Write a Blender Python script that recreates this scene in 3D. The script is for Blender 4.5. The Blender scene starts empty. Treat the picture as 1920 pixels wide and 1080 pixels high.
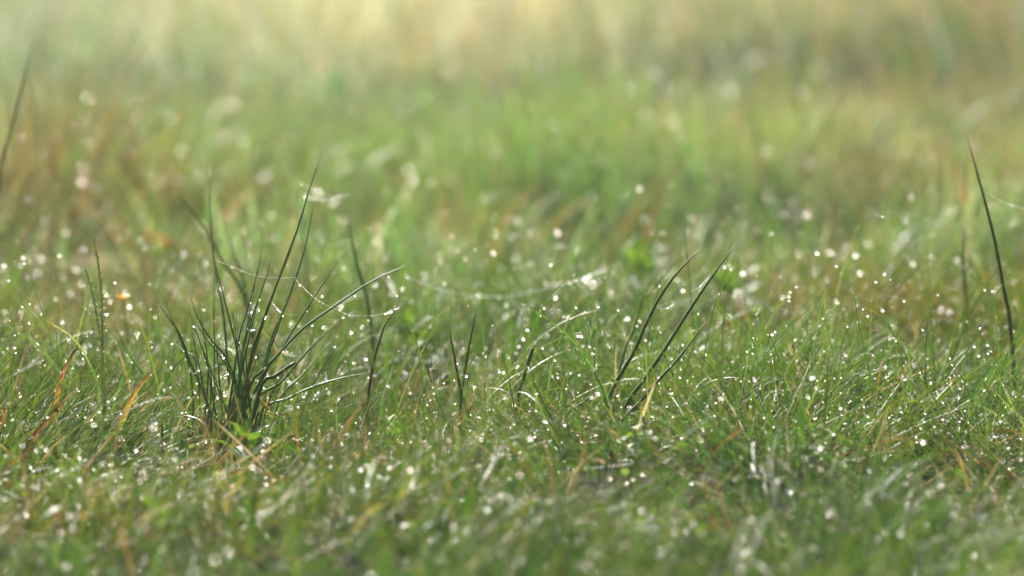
import bpy, math
import numpy as np
from mathutils import Vector, Matrix

R = math.radians
rng = np.random.default_rng(11)
scene = bpy.context.scene
COL = scene.collection

# ------------------------------------------------------------------ camera
CAM_H, TILT, FPX, FOCUS = 0.39, R(6.65), 7200.0, 2.40     # FPX: focal length in pixels of a 1920 wide frame
cam_d = bpy.data.cameras.new('camera')
cam_d.sensor_width = 36.0
cam_d.lens = 135.0
cam_d.clip_start, cam_d.clip_end = 0.05, 600.0
cam_d.dof.use_dof = True
cam_d.dof.focus_distance = FOCUS
cam_d.dof.aperture_fstop = 5.0
cam = bpy.data.objects.new('camera', cam_d)
cam.location = (0, 0, CAM_H)
cam.rotation_euler = (math.pi / 2 - TILT, 0, 0)
COL.objects.link(cam)
scene.camera = cam

# ------------------------------------------------------------------ sky, sun, exposure
SUN_EL, SUN_AZ = R(33), R(-20)          # sun in front of the camera, a little to the left (azimuth from +Y towards +X)
world = bpy.data.worlds.new('World')
scene.world = world
world.use_nodes = True
wn = world.node_tree
bg = wn.nodes['Background']
sky = wn.nodes.new('ShaderNodeTexSky')
sky.sky_type = 'NISHITA'
sky.sun_disc = False
sky.sun_elevation = SUN_EL
sky.sun_rotation = SUN_AZ
sky.air_density, sky.dust_density, sky.ozone_density = 1.0, 6.0, 0.7
wn.links.new(sky.outputs[0], bg.inputs[0])
bg.inputs[1].default_value = 0.075

sun_d = bpy.data.lights.new('sun', 'SUN')
sun_d.energy = 5.0
sun_d.angle = R(1.5)
sun_d.color = (1.0, 0.965, 0.90)
sun = bpy.data.objects.new('sun', sun_d)
sv = Vector((math.sin(SUN_AZ) * math.cos(SUN_EL), math.cos(SUN_AZ) * math.cos(SUN_EL), math.sin(SUN_EL)))
sun.rotation_euler = sv.to_track_quat('Z', 'Y').to_euler()
sun.location = (-2, 6, 5)
COL.objects.link(sun)

vs = scene.view_settings
vs.view_transform = 'Standard'
vs.look = 'None'
vs.gamma = 1.0
vs.exposure = 1.42
scene.render.engine = 'CYCLES'
cy = scene.cycles
cy.use_denoising = True
cy.use_adaptive_sampling = False
cy.max_bounces, cy.diffuse_bounces, cy.glossy_bounces = 8, 5, 3
cy.transmission_bounces, cy.transparent_max_bounces = 6, 6
cy.sample_clamp_indirect = 60.0
cy.caustics_reflective = False
cy.caustics_refractive = False

# ------------------------------------------------------------------ helpers
ct, st = math.cos(TILT), math.sin(TILT)

def pix(px, py, d):
    """Point of the place seen at pixel (px, py) of the photograph, d metres deep."""
    a, b = (px - 960) / FPX, (540 - py) / FPX
    return np.array([a * d, d * (ct + b * st), CAM_H + d * (-st + b * ct)])

def lattice(ix, iy, seed):
    h = (ix.astype(np.int64) * 374761393 + iy.astype(np.int64) * 668265263 + seed * 144269) & 0xffffffff
    h = ((h ^ (h >> 13)) * 1274126177) & 0xffffffff
    h = h ^ (h >> 16)
    return (h & 0xffff) / 65535.0

def noise(x, y, scale, seed=0):
    x = np.asarray(x, float) / scale + 57.3
    y = np.asarray(y, float) / scale + 31.7
    ix, iy = np.floor(x), np.floor(y)
    fx, fy = x - ix, y - iy
    fx, fy = fx * fx * (3 - 2 * fx), fy * fy * (3 - 2 * fy)
    a, b = lattice(ix, iy, seed), lattice(ix + 1, iy, seed)
    c, d = lattice(ix, iy + 1, seed), lattice(ix + 1, iy + 1, seed)
    return (a * (1 - fx) + b * fx) * (1 - fy) + (c * (1 - fx) + d * fx) * fy

def gauss(x, y, cx, cy_, sx, sy):
    return np.exp(-((x - cx) / sx) ** 2 - ((y - cy_) / sy) ** 2)

def ground_z(x, y):
    x, y = np.asarray(x, float), np.asarray(y, float)
    far = np.clip((y - 2.6) / 4.0, 0, 1)
    z = (noise(x, y, 0.13, 1) - 0.5) * 0.026 + (noise(x, y, 0.5, 2) - 0.5) * (0.02 + 0.07 * far)
    z = z + (noise(x, y, 1.7, 3) - 0.5) * 0.16 * far + (noise(x, y, 14.0, 4) - 0.5) * 0.5 * np.clip((y - 9) / 15, 0, 1)
    z = z + 0.014 * gauss(x, y, 0.12, 2.24, 0.16, 0.12) + 0.010 * gauss(x, y, 0.30, 2.35, 0.12, 0.12)
    z = z - 0.014 * gauss(x, y, -0.07, 2.50, 0.07, 0.10)
    z = z - 0.007 * gauss(x, y, -0.16, 2.36, 0.08, 0.10)
    return z

def link(o, parent=None):
    COL.objects.link(o)
    if parent is not None:
        o.parent = parent
    return o

def tag(o, label=None, cat=None, group=None, kind=None):
    if label: o['label'] = label
    if cat: o['category'] = cat
    if group: o['group'] = group
    if kind: o['kind'] = kind
    return o

def mesh_np(name, co, faces, colors=None, smooth=True):
    """co (n,3); faces (m,4) or (m,3) int array, or list of such arrays; colors (n,3) linear."""
    me = bpy.data.meshes.new(name)
    if not isinstance(faces, list):
        faces = [faces]
    faces = [np.asarray(f, np.int32) for f in faces if len(f)]
    me.vertices.add(len(co))
    me.vertices.foreach_set('co', np.asarray(co, np.float32).ravel())
    loops = np.concatenate([f.ravel() for f in faces])
    tot = np.concatenate([np.full(len(f), f.shape[1], np.int32) for f in faces])
    start = np.concatenate([[0], np.cumsum(tot)[:-1]]).astype(np.int32)
    me.loops.add(len(loops))
    me.loops.foreach_set('vertex_index', loops)
    me.polygons.add(len(tot))
    me.polygons.foreach_set('loop_start', start)
    me.polygons.foreach_set('loop_total', tot)
    if smooth:
        me.polygons.foreach_set('use_smooth', np.ones(len(tot), bool))
    me.update(calc_edges=True)
    if colors is not None:
        ca = me.color_attributes.new('tint', 'FLOAT_COLOR', 'POINT')
        c4 = np.ones((len(co), 4), np.float32)
        c4[:, :3] = colors
        ca.data.foreach_set('color', c4.ravel())
    return me

# ------------------------------------------------------------------ materials
def new_mat(name):
    m = bpy.data.materials.new(name)
    m.use_nodes = True
    nt = m.node_tree
    for n in list(nt.nodes):
        nt.nodes.remove(n)
    out = nt.nodes.new('ShaderNodeOutputMaterial')
    return m, nt, out

def plant_mat(name, translucency, rough, spec=0.5, tscale=(1.4, 1.45, 0.6), vary=0.25, nscale=900.0, coat=0.0, bump=0.0):
    m, nt, out = new_mat(name)
    N, L = nt.nodes.new, nt.links.new
    at = N('ShaderNodeAttribute'); at.attribute_name = 'tint'
    geo = N('ShaderNodeNewGeometry')
    tex = N('ShaderNodeTexNoise'); tex.inputs['Scale'].default_value = nscale; tex.inputs['Detail'].default_value = 2.0
    L(geo.outputs['Position'], tex.inputs['Vector'])
    mr = N('ShaderNodeMapRange')
    mr.inputs['From Min'].default_value, mr.inputs['From Max'].default_value = 0.3, 0.7
    mr.inputs['To Min'].default_value, mr.inputs['To Max'].default_value = 1 - vary, 1 + vary
    L(tex.outputs['Fac'], mr.inputs['Value'])
    mul = N('ShaderNodeVectorMath'); mul.operation = 'SCALE'
    L(at.outputs['Color'], mul.inputs[0]); L(mr.outputs[0], mul.inputs['Scale'])
    pb = N('ShaderNodeBsdfPrincipled')
    L(mul.outputs[0], pb.inputs['Base Color'])
    pb.inputs['Roughness'].default_value = rough
    pb.inputs['Specular IOR Level'].default_value = spec
    pb.inputs['Coat Weight'].default_value = coat
    if bump:
        bt = N('ShaderNodeTexNoise'); bt.inputs['Scale'].default_value = 1400.0; bt.inputs['Detail'].default_value = 1.0
        L(geo.outputs['Position'], bt.inputs['Vector'])
        bn = N('ShaderNodeBump'); bn.inputs['Strength'].default_value = bump; bn.inputs['Distance'].default_value = 0.0004
        L(bt.outputs['Fac'], bn.inputs['Height']); L(bn.outputs[0], pb.inputs['Normal'])
    pb.inputs['Coat Roughness'].default_value = 0.25
    if translucency > 0:
        tm = N('ShaderNodeVectorMath'); tm.operation = 'MULTIPLY'
        tm.inputs[1].default_value = tscale
        L(mul.outputs[0], tm.inputs[0])
        tr = N('ShaderNodeBsdfTranslucent'); L(tm.outputs[0], tr.inputs['Color'])
        mx = N('ShaderNodeMixShader'); mx.inputs[0].default_value = translucency
        L(pb.outputs[0], mx.inputs[1]); L(tr.outputs[0], mx.inputs[2]); L(mx.outputs[0], out.inputs[0])
    else:
        L(pb.outputs[0], out.inputs[0])
    return m

M_GRASS = plant_mat('grass_blade', 0.40, 0.40, 0.24, bump=0.5)
M_BACK = plant_mat('back_meadow_blade', 0.44, 0.42, 0.3, (1.35, 1.4, 0.95))
M_DRY = plant_mat('dry_grass', 0.40, 0.5, 0.4, (1.15, 1.1, 0.9))
M_RUSH = plant_mat('rush_stem', 0.0, 0.5, 0.22, vary=0.18, nscale=500.0)
M_BLADE = plant_mat('single_blade', 0.42, 0.55, 0.3)
M_SEED = plant_mat('seed_head', 0.3, 0.5, 0.3)
M_LEAF = plant_mat('herb_leaf', 0.50, 0.5, 0.35, nscale=260.0)

def drop_mat():
    m, nt, out = new_mat('dew_water')
    pb = nt.nodes.new('ShaderNodeBsdfPrincipled')
    pb.inputs['Base Color'].default_value = (1, 1, 1, 1)
    pb.inputs['Roughness'].default_value = 0.27
    pb.inputs['IOR'].default_value = 1.33
    pb.inputs['Transmission Weight'].default_value = 1.0
    nt.links.new(pb.outputs[0], out.inputs[0])
    return m
M_DROP = drop_mat()

def silk_mat():
    m, nt, out = new_mat('spider_silk')
    pb = nt.nodes.new('ShaderNodeBsdfPrincipled')
    pb.inputs['Base Color'].default_value = (0.8, 0.8, 0.76, 1)
    pb.inputs['Roughness'].default_value = 0.3
    tr = nt.nodes.new('ShaderNodeBsdfTranslucent')
    tr.inputs['Color'].default_value = (0.8, 0.8, 0.76, 1)
    mx = nt.nodes.new('ShaderNodeMixShader')
    mx.inputs[0].default_value = 0.5
    nt.links.new(pb.outputs[0], mx.inputs[1]); nt.links.new(tr.outputs[0], mx.inputs[2])
    nt.links.new(mx.outputs[0], out.inputs[0])
    return m
M_SILK = silk_mat()

def soil_mat():
    m, nt, out = new_mat('meadow_soil')
    N, L = nt.nodes.new, nt.links.new
    geo = N('ShaderNodeNewGeometry')
    t1 = N('ShaderNodeTexNoise'); t1.inputs['Scale'].default_value = 3.0; t1.inputs['Detail'].default_value = 8.0
    t2 = N('ShaderNodeTexNoise'); t2.inputs['Scale'].default_value = 60.0; t2.inputs['Detail'].default_value = 6.0
    L(geo.outputs['Position'], t1.inputs['Vector']); L(geo.outputs['Position'], t2.inputs['Vector'])
    r1 = N('ShaderNodeValToRGB')
    r1.color_ramp.elements[0].position, r1.color_ramp.elements[0].color = 0.35, (0.016, 0.020, 0.007, 1)
    r1.color_ramp.elements[1].position, r1.color_ramp.elements[1].color = 0.68, (0.034, 0.028, 0.013, 1)
    L(t1.outputs['Fac'], r1.inputs[0])
    mixn = N('ShaderNodeMix'); mixn.data_type = 'RGBA'; mixn.blend_type = 'MULTIPLY'; mixn.inputs['Factor'].default_value = 0.7
    L(r1.outputs[0], mixn.inputs['A']); L(t2.outputs['Fac'], mixn.inputs['B'])
    pb = N('ShaderNodeBsdfPrincipled'); pb.inputs['Roughness'].default_value = 0.95
    pb.inputs['Specular IOR Level'].default_value = 0.1
    L(mixn.outputs['Result'], pb.inputs['Base Color'])
    bp = N('ShaderNodeBump'); bp.inputs['Strength'].default_value = 0.8; bp.inputs['Distance'].default_value = 0.01
    L(t2.outputs['Fac'], bp.inputs['Height']); L(bp.outputs[0], pb.inputs['Normal'])
    L(pb.outputs[0], out.inputs[0])
    return m
M_SOIL = soil_mat()

# ------------------------------------------------------------------ ground: one sheet to the horizon
gx = np.unique(np.concatenate([np.linspace(-300, -20, 29), np.linspace(-20, -3, 35), np.linspace(-3, 3, 121), np.linspace(3, 20, 35), np.linspace(20, 300, 29)]))
gy = np.unique(np.concatenate([np.linspace(-100, -5, 20), np.linspace(-5, 1, 25), np.linspace(1, 4, 101), np.linspace(4, 14, 151), np.linspace(14, 40, 40), np.linspace(40, 400, 37)]))
GX, GY = np.meshgrid(gx, gy)
gco = np.stack([GX.ravel(), GY.ravel(), ground_z(GX.ravel(), GY.ravel())], 1)
nx, ny = len(gx), len(gy)
idx = np.arange(nx * ny).reshape(ny, nx)
gf = np.stack([idx[:-1, :-1].ravel(), idx[:-1, 1:].ravel(), idx[1:, 1:].ravel(), idx[1:, :-1].ravel()], 1)
g = link(bpy.data.objects.new('ground', mesh_np('ground', gco, gf)))
g.data.materials.append(M_SOIL)
tag(g, 'dark damp meadow soil under the grass', 'ground', kind='structure')

# ------------------------------------------------------------------ grass blades in bulk
def blades(n, x, y, length, width, az, lean, bend, cols, tipcol=None, tipmix=None, segs=6, sink=0.004, z0=None, wob=0.0, twist=None):
    """n curved tapering strips; lean, bend: start angle from vertical and total bending (radians)."""
    k = segs + 1
    s = np.linspace(0, 1, k)
    z = ground_z(x, y) - sink if z0 is None else z0
    th = lean[:, None] + bend[:, None] * (s[None, :] ** 1.4)
    th = np.clip(th, -2.2, 2.2)
    az_s = az[:, None] + wob * (rng.random((n, 1)) - 0.5) * 2 * s[None, :] ** 1.5
    ds = (length / segs)[:, None]
    ddx = np.sin(th) * np.cos(az_s) * ds
    ddy = np.sin(th) * np.sin(az_s) * ds
    ddz = np.cos(th) * ds
    zero = np.zeros((n, 1))
    X = x[:, None] + np.concatenate([zero, np.cumsum(ddx[:, :-1], 1)], 1)
    Y = y[:, None] + np.concatenate([zero, np.cumsum(ddy[:, :-1], 1)], 1)
    Z = z[:, None] + np.concatenate([zero, np.cumsum(ddz[:, :-1], 1)], 1)
    gz = ground_z(X, Y) + 0.002
    Z[:, 2:] = np.maximum(Z[:, 2:], gz[:, 2:])
    prof = np.interp(s, [0, 0.15, 0.5, 0.8, 1.0], [0.75, 1.0, 0.95, 0.6, 0.04])
    W = width[:, None] * prof[None, :] * 0.5
    tw = (rng.random(n) * math.pi if twist is None else twist)[:, None] + 0.8 * (rng.random((n, 1)) - 0.5) * s[None, :]
    # horizontal side vector and normal-in-plane vector, rotated by twist
    sx, sy = -np.sin(az_s), np.cos(az_s)
    nxv, nyv, nzv = np.cos(th) * np.cos(az_s), np.cos(th) * np.sin(az_s), -np.sin(th)
    c, sn = np.cos(tw), np.sin(tw)
    wx, wy, wz = (c * sx + sn * nxv) * W, (c * sy + sn * nyv) * W, sn * nzv * W
    P = np.stack([X, Y, Z], -1)
    Wv = np.stack([wx, wy, wz], -1)
    co = np.stack([P - Wv, P + Wv], 2).reshape(-1, 3)
    base = (np.arange(n) * k * 2)[:, None] + (np.arange(segs) * 2)[None, :]
    f = np.stack([base, base + 1, base + 3, base + 2], -1).reshape(-1, 4)
    C = np.repeat(cols[:, None, :], k, 1)
    if tipcol is not None:
        w = np.clip((s[None, :] - (1 - tipmix[:, None])) / np.maximum(tipmix[:, None], 1e-3), 0, 1) ** 0.7
        C = C * (1 - w[..., None]) + tipcol[:, None, :] * w[..., None]
    C = np.repeat(C[:, :, None, :], 2, 2).reshape(-1, 3)
    return co, f, C, P

class Bulk:
    def __init__(self): self.co, self.f, self.c, self.n = [], [], [], 0
    def add(self, co, f, c):
        self.co.append(co); self.f.append(f + self.n); self.c.append(c); self.n += len(co)
    def build(self, name, mat, label, cat):
        me = mesh_np(name, np.concatenate(self.co), np.concatenate(self.f), np.concatenate(self.c))
        me.materials.append(mat)
        return tag(link(bpy.data.objects.new(name, me)), label, cat, kind='stuff')

def frustum_points(n, y0, y1, margin, dens=None):
    """random ground points inside a widened view wedge, evenly per square metre"""
    xs, ys = [], []
    tot = 0
    w1 = y1 * 0.1334 * 1.12 + margin
    while tot < n:
        m = n * 3
        y = rng.uniform(y0, y1, m)
        x = rng.uniform(-w1, w1, m)
        ok = np.abs(x) < y * 0.1334 * 1.12 + margin
        if dens is not None:
            ok &= rng.random(m) < dens(x, y)
        xs.append(x[ok]); ys.append(y[ok]); tot += ok.sum()
    return np.concatenate(xs)[:n], np.concatenate(ys)[:n]

def pick(palette, n, weights=None):
    p = np.array(palette, float)
    i = rng.choice(len(p), n, p=None if weights is None else np.array(weights) / sum(weights))
    return p[i] * rng.uniform(0.8, 1.22, (n, 1))

# fresh greens, the glaucous ones filmed with dew, a few yellowing; darkened for near shade
GREENS = [(0.040, 0.092, 0.016), (0.055, 0.112, 0.018), (0.058, 0.100, 0.038), (0.085, 0.130, 0.022), (0.036, 0.078, 0.026), (0.105, 0.150, 0.080), (0.024, 0.060, 0.011), (0.048, 0.105, 0.015)]
# greens for the back, brightened: the sunlit look there is put into the colour
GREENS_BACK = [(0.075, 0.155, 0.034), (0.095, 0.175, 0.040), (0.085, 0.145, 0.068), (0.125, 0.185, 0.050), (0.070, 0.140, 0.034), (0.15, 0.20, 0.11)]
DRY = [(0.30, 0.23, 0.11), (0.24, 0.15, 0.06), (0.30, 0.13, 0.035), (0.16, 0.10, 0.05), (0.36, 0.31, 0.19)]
BROWN = np.array([0.22, 0.15, 0.07])

# patches of the meadow: ground spots seen at (px, py), spread in metres, colour of the growth there, height factor
def ground_at(px, py):
    a, b = (px - 960) / FPX, (540 - py) / FPX
    d = CAM_H / (st - b * ct)
    p = pix(px, py, d)
    return p[0], p[1]
PATCH = [
    # px, py, sx, sy, (colour), weight, height
    (90, 480, 0.16, 0.30, (0.13, 0.10, 0.045), 0.65, 1.6),
    (230, 400, 0.16, 0.4, (0.20, 0.13, 0.06), 0.22, 1.3),
    (60, 330, 0.3, 0.8, (0.12, 0.13, 0.06), 0.5, 1.3),
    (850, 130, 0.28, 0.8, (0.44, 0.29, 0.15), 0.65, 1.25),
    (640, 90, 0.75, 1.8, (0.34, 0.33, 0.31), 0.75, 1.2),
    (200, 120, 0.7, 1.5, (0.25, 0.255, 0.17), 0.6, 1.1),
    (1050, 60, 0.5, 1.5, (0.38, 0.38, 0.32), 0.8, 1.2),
    (1000, 400, 0.24, 0.5, (0.095, 0.185, 0.040), 0.8, 1.2),
    (1240, 400, 0.22, 0.5, (0.095, 0.185, 0.042), 0.8, 1.2),
    (800, 330, 0.30, 0.7, (0.13, 0.205, 0.085), 0.7, 1.2),
    (1480, 330, 0.32, 0.7, (0.15, 0.20, 0.075), 0.7, 1.3),
    (1680, 400, 0.16, 0.4, (0.065, 0.075, 0.028), 0.75, 0.7),
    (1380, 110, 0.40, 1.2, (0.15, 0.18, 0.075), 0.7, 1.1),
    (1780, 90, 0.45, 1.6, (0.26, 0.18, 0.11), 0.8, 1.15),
    (1740, 280, 0.25, 0.7, (0.20, 0.17, 0.09), 0.45, 1.0),
    (1880, 560, 0.08, 0.25, (0.16, 0.20, 0.10), 0.5, 1.3),
    (1180, 490, 0.14, 0.20, (0.045, 0.08, 0.025), 0.65, 0.6),
    (1400, 600, 0.10, 0.20, (0.13, 0.10, 0.055), 0.5, 0.5),
    (1690, 650, 0.10, 0.18, (0.16, 0.11, 0.055), 0.5, 0.9),
    (880, 470, 0.05, 0.15, (0.26, 0.16, 0.07), 0.35, 1.0),
    (430, 560, 0.10, 0.2, (0.18, 0.24, 0.11), 0.6, 1.5),
    (280, 600, 0.13, 0.25, (0.20, 0.14, 0.07), 0.45, 0.5),
    (740, 760, 0.05, 0.08, (0.10, 0.06, 0.03), 0.5, 0.55),
    (440, 930, 0.08, 0.10, (0.09, 0.12, 0.05), 0.3, 0.42),
    (690, 880, 0.05, 0.10, (0.06, 0.10, 0.03), 0.1, 0.6),
    (870, 880, 0.06, 0.10, (0.06, 0.10, 0.03), 0.1, 0.6),
    (1170, 870, 0.07, 0.10, (0.06, 0.10, 0.03), 0.1, 0.65),
    (170, 600, 0.09, 0.25, (0.20, 0.15, 0.09), 0.4, 0.45),
    (30, 450, 0.14, 0.30, (0.085, 0.065, 0.03), 0.6, 1.3),
    (150, 1060, 0.12, 0.05, (0.22, 0.19, 0.11), 0.6, 0.9),
]
PG = [(*ground_at(p[0], p[1]), *p[2:]) for p in PATCH]

def patchwork(x, y, cols):
    hf = np.ones(len(x))
    for cx, cy_, sx, sy, c, w, h in PG:
        g_ = gauss(x, y, cx, cy_, sx, sy)
        m = (g_ * w > rng.random(len(x)))[:, None]
        cc = np.array(c)[None, :] * rng.uniform(0.75, 1.25, (len(x), 1))
        cols = np.where(m, cc, cols)
        hf = hf * (1 + (h - 1) * g_)
    return cols, hf

tip_pool = []          # points on blades where dew may hang: arrays (x, y, z, size factor)

def grow(bulk, n, y0, y1, margin, lr, wr, lean_r, bend_r, palette, weights=None, segs=6, dens=None, tipp=0.25, pool=False, patch=True, flat=0.0, seed=5, ts=0.055, lift=0.0, cvar=0.0):
    x, y = frustum_points(n, y0, y1, margin, dens)
    cols = pick(palette, n, weights)
    hf = np.ones(n)
    if patch:
        cols, hf = patchwork(x, y, cols)
    tuft = noise(x, y, ts, seed) * 0.6 + noise(x, y, ts * 4, seed + 1) * 0.4
    drift = (noise(x, y, ts * 3.0, seed + 11) - 0.5)[:, None] * 2
    cols = cols * (1 + drift * np.array([[0.20, 0.06, -0.18]]))
    if cvar:
        cols = cols * (1 - cvar + 2 * cvar * noise(x, y, ts * 2.2, seed + 7))[:, None]
    length = rng.uniform(lr[0], lr[1], n) * (0.55 + 0.9 * tuft) * hf
    width = rng.uniform(wr[0], wr[1], n)
    az = rng.uniform(0, 2 * math.pi, n)
    # neighbours lean alike
    az = np.arctan2(noise(x, y, ts * 2.2, seed + 2) - 0.5, noise(x, y, ts * 2.2, seed + 3) - 0.5) + rng.normal(0, 1.1, n)
    lean = rng.uniform(lean_r[0], lean_r[1], n) + flat
    bend = rng.uniform(bend_r[0], bend_r[1], n)
    tipc = np.tile(BROWN, (n, 1)) * rng.uniform(0.6, 1.4, (n, 1))
    tipm = np.where(rng.random(n) < tipp, rng.uniform(0.05, 0.35, n), 0.001)
    co, f, C, P = blades(n, x, y, length, width, az, lean, bend, cols, tipc, tipm, segs, wob=0.5, z0=ground_z(x, y) - 0.004 + rng.random(n) * lift * hf)
    bulk.add(co, f, C)
    if pool:
        tip_pool.append(P)
    return P

hollow = ground_at(745, 790)
front = ground_at(440, 935)
dip1, dip2 = ground_at(1040, 1080), ground_at(1800, 1000)
def clearings(x, y):
    return (1 - 0.8 * gauss(x, y, hollow[0], hollow[1], 0.05, 0.06)) * (1 - 0.75 * gauss(x, y, front[0], front[1], 0.075, 0.085)) * (1 - 0.7 * gauss(x, y, dip1[0], dip1[1], 0.04, 0.04)) * (1 - 0.75 * gauss(x, y, dip2[0], dip2[1], 0.05, 0.06))
def near_density(x, y):
    close = np.clip((2.32 - y) / 0.12, 0, 1)
    d = np.clip(-0.55 + 2.2 * (0.5 * noise(x, y, 0.035, 21) + 0.5 * noise(x, y, 0.09, 22)), 0.03, 1)
    tufts = np.clip(-1.3 + 3.4 * (0.6 * noise(x, y, 0.028, 23) + 0.4 * noise(x, y, 0.10, 24)), 0.0, 1) * 0.85
    return (d * (1 - close) + tufts * close) * clearings(x, y)

near = Bulk()
grow(near, 23000, 1.72, 3.1, 0.10, (0.030, 0.095), (0.0005, 0.0010), (0.4, 1.45), (-0.5, 0.9), GREENS, segs=7, dens=near_density, lift=0.012, tipp=0.12, cvar=0.35)
grow(near, 7000, 2.25, 2.7, 0.10, (0.025, 0.085), (0.0004, 0.0008), (0.7, 1.5), (-0.9, 0.9), GREENS, segs=7, lift=0.020, tipp=0.15, dens=near_density)
grow(near, 17000, 1.72, 3.1, 0.10, (0.020, 0.062), (0.0006, 0.0012), (0.0, 1.0), (0.4, 2.1), GREENS, segs=7, dens=near_density, pool=True, tipp=0.12, cvar=0.35)
grow(near, 2400, 1.72, 3.1, 0.10, (0.025, 0.060), (0.0016, 0.0028), (0.0, 0.8), (0.1, 1.7), GREENS, segs=7, dens=near_density, pool=True, tipp=0.1, cvar=0.35)
grow(near, 2800, 1.72, 3.1, 0.10, (0.045, 0.11), (0.0007, 0.0013), (0.0, 0.8), (-0.2, 1.9), GREENS, segs=9, dens=clearings, pool=True, patch=False, tipp=0.12)
grow(near, 800, 2.42, 3.2, 0.10, (0.07, 0.14), (0.0008, 0.0014), (0.0, 0.5), (0.0, 1.5), GREENS, segs=10, pool=True, patch=False, tipp=0.2, ts=0.2)
grow(near, 600, 1.72, 2.25, 0.10, (0.035, 0.060), (0.0022, 0.0036), (0.1, 0.7), (0.1, 1.0), GREENS, segs=7, pool=True, tipp=0.1, dens=near_density)
near.build('short_grass', M_GRASS, 'fine dewy green grass of the sharp middle and near meadow', 'grass')

mid = Bulk()
def clumps(x, y): return np.clip(noise(x, y, 0.12, 31) * 1.6 - 0.15, 0.08, 1)
def big_clumps(x, y): return np.clip(noise(x, y, 0.3, 32) * 1.7 - 0.2, 0.08, 1)
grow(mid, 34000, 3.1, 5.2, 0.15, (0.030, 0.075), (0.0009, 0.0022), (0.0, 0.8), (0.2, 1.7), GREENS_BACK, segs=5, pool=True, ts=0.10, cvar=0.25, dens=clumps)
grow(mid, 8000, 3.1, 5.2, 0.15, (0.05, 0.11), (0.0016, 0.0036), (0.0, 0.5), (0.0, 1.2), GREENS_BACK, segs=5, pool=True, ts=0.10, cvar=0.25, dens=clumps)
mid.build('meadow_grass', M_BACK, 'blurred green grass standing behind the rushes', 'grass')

far = Bulk()
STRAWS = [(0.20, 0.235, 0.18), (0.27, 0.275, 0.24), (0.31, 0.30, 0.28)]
def to_back(x, y): return big_clumps(x, y) * np.clip((y - 5) / 6, 0.05, 1)
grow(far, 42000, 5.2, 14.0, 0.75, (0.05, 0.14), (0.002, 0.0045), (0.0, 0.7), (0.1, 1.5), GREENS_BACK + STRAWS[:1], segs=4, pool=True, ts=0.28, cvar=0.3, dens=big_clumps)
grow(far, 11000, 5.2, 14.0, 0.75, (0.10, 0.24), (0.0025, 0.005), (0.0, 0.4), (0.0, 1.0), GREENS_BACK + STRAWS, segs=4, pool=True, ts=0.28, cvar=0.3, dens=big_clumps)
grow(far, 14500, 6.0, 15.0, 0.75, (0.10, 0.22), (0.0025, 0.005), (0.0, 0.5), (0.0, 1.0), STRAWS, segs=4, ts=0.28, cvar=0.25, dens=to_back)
far.build('far_meadow_grass', M_BACK, 'soft green and straw coloured grass across the back of the meadow', 'grass')

outer = Bulk()
n = 26000
x = rng.uniform(-9, 9, n); y = rng.uniform(0.6, 26, n)
ok = ~((np.abs(x) < y * 0.15 + 0.12) & (y < 14) & (y > 1.7)) & ~((y < 2.4) & (np.abs(x) < 0.75)); x, y = x[ok], y[ok]; n = len(x)
co, f, C, P = blades(n, x, y, rng.uniform(0.08, 0.2, n), rng.uniform(0.003, 0.007, n), rng.uniform(0, 6.28, n), rng.uniform(0, 0.7, n), rng.uniform(0.1, 1.3, n), pick(GREENS_BACK + [(0.28, 0.25, 0.11)], n), segs=4)
outer.add(co, f, C)
outer.build('surrounding_grass', M_GRASS, 'grass around the edges of the meadow', 'grass')

litter = Bulk()
grow(litter, 5000, 1.72, 3.2, 0.10, (0.02, 0.07), (0.0005, 0.0016), (0.7, 1.5), (-0.3, 0.6), DRY, (4, 2, 1.2, 2, 2), segs=4, patch=False, tipp=0)
grow(litter, 700, 1.72, 3.2, 0.10, (0.03, 0.07), (0.0006, 0.0014), (0.1, 0.8), (0.0, 1.0), DRY, (3, 2, 3, 2, 1), segs=5, patch=False, tipp=0)
grow(litter, 1600, 3.2, 8.0, 0.15, (0.05, 0.14), (0.0012, 0.003), (0.1, 1.2), (0.0, 0.9), DRY, (4, 2, 1.5, 1, 2), segs=4, patch=False, tipp=0)
def left_bits(x, y): return 0.1 + gauss(x, y, -0.27, 2.32, 0.10, 0.10) + 0.8 * gauss(x, y, -0.22, 2.55, 0.1, 0.15)
grow(litter, 420, 2.1, 2.8, 0.10, (0.02, 0.07), (0.0007, 0.002), (0.3, 1.4), (-0.3, 0.6), DRY, (4, 1, 0.7, 2, 3), segs=5, patch=False, tipp=0, dens=left_bits, lift=0.02)
litter.build('dead_grass_litter', M_DRY, 'straw and rust coloured dead blades matted among the grass', 'dead grass')

# ------------------------------------------------------------------ tubes, ribbons
def smooth_path(pts, k):
    pts = np.asarray(pts, float)
    if len(pts) == 2:
        t = np.linspace(0, 1, k)[:, None]
        return pts[0] * (1 - t) + pts[1] * t
    P = np.vstack([2 * pts[0] - pts[1], pts, 2 * pts[-1] - pts[-2]])
    seg = len(pts) - 1
    L = np.concatenate([[0], np.cumsum(np.linalg.norm(np.diff(pts, axis=0), axis=1))])
    out = []
    for s in np.linspace(0, L[-1], k):
        i = min(np.searchsorted(L, s, 'right') - 1, seg - 1)
        t = (s - L[i]) / max(L[i + 1] - L[i], 1e-9)
        a, b, c, d = P[i], P[i + 1], P[i + 2], P[i + 3]
        out.append(0.5 * (2 * b + (c - a) * t + (2 * a - 5 * b + 4 * c - d) * t * t + (3 * b - a - 3 * c + d) * t ** 3))
    return np.array(out)

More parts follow.
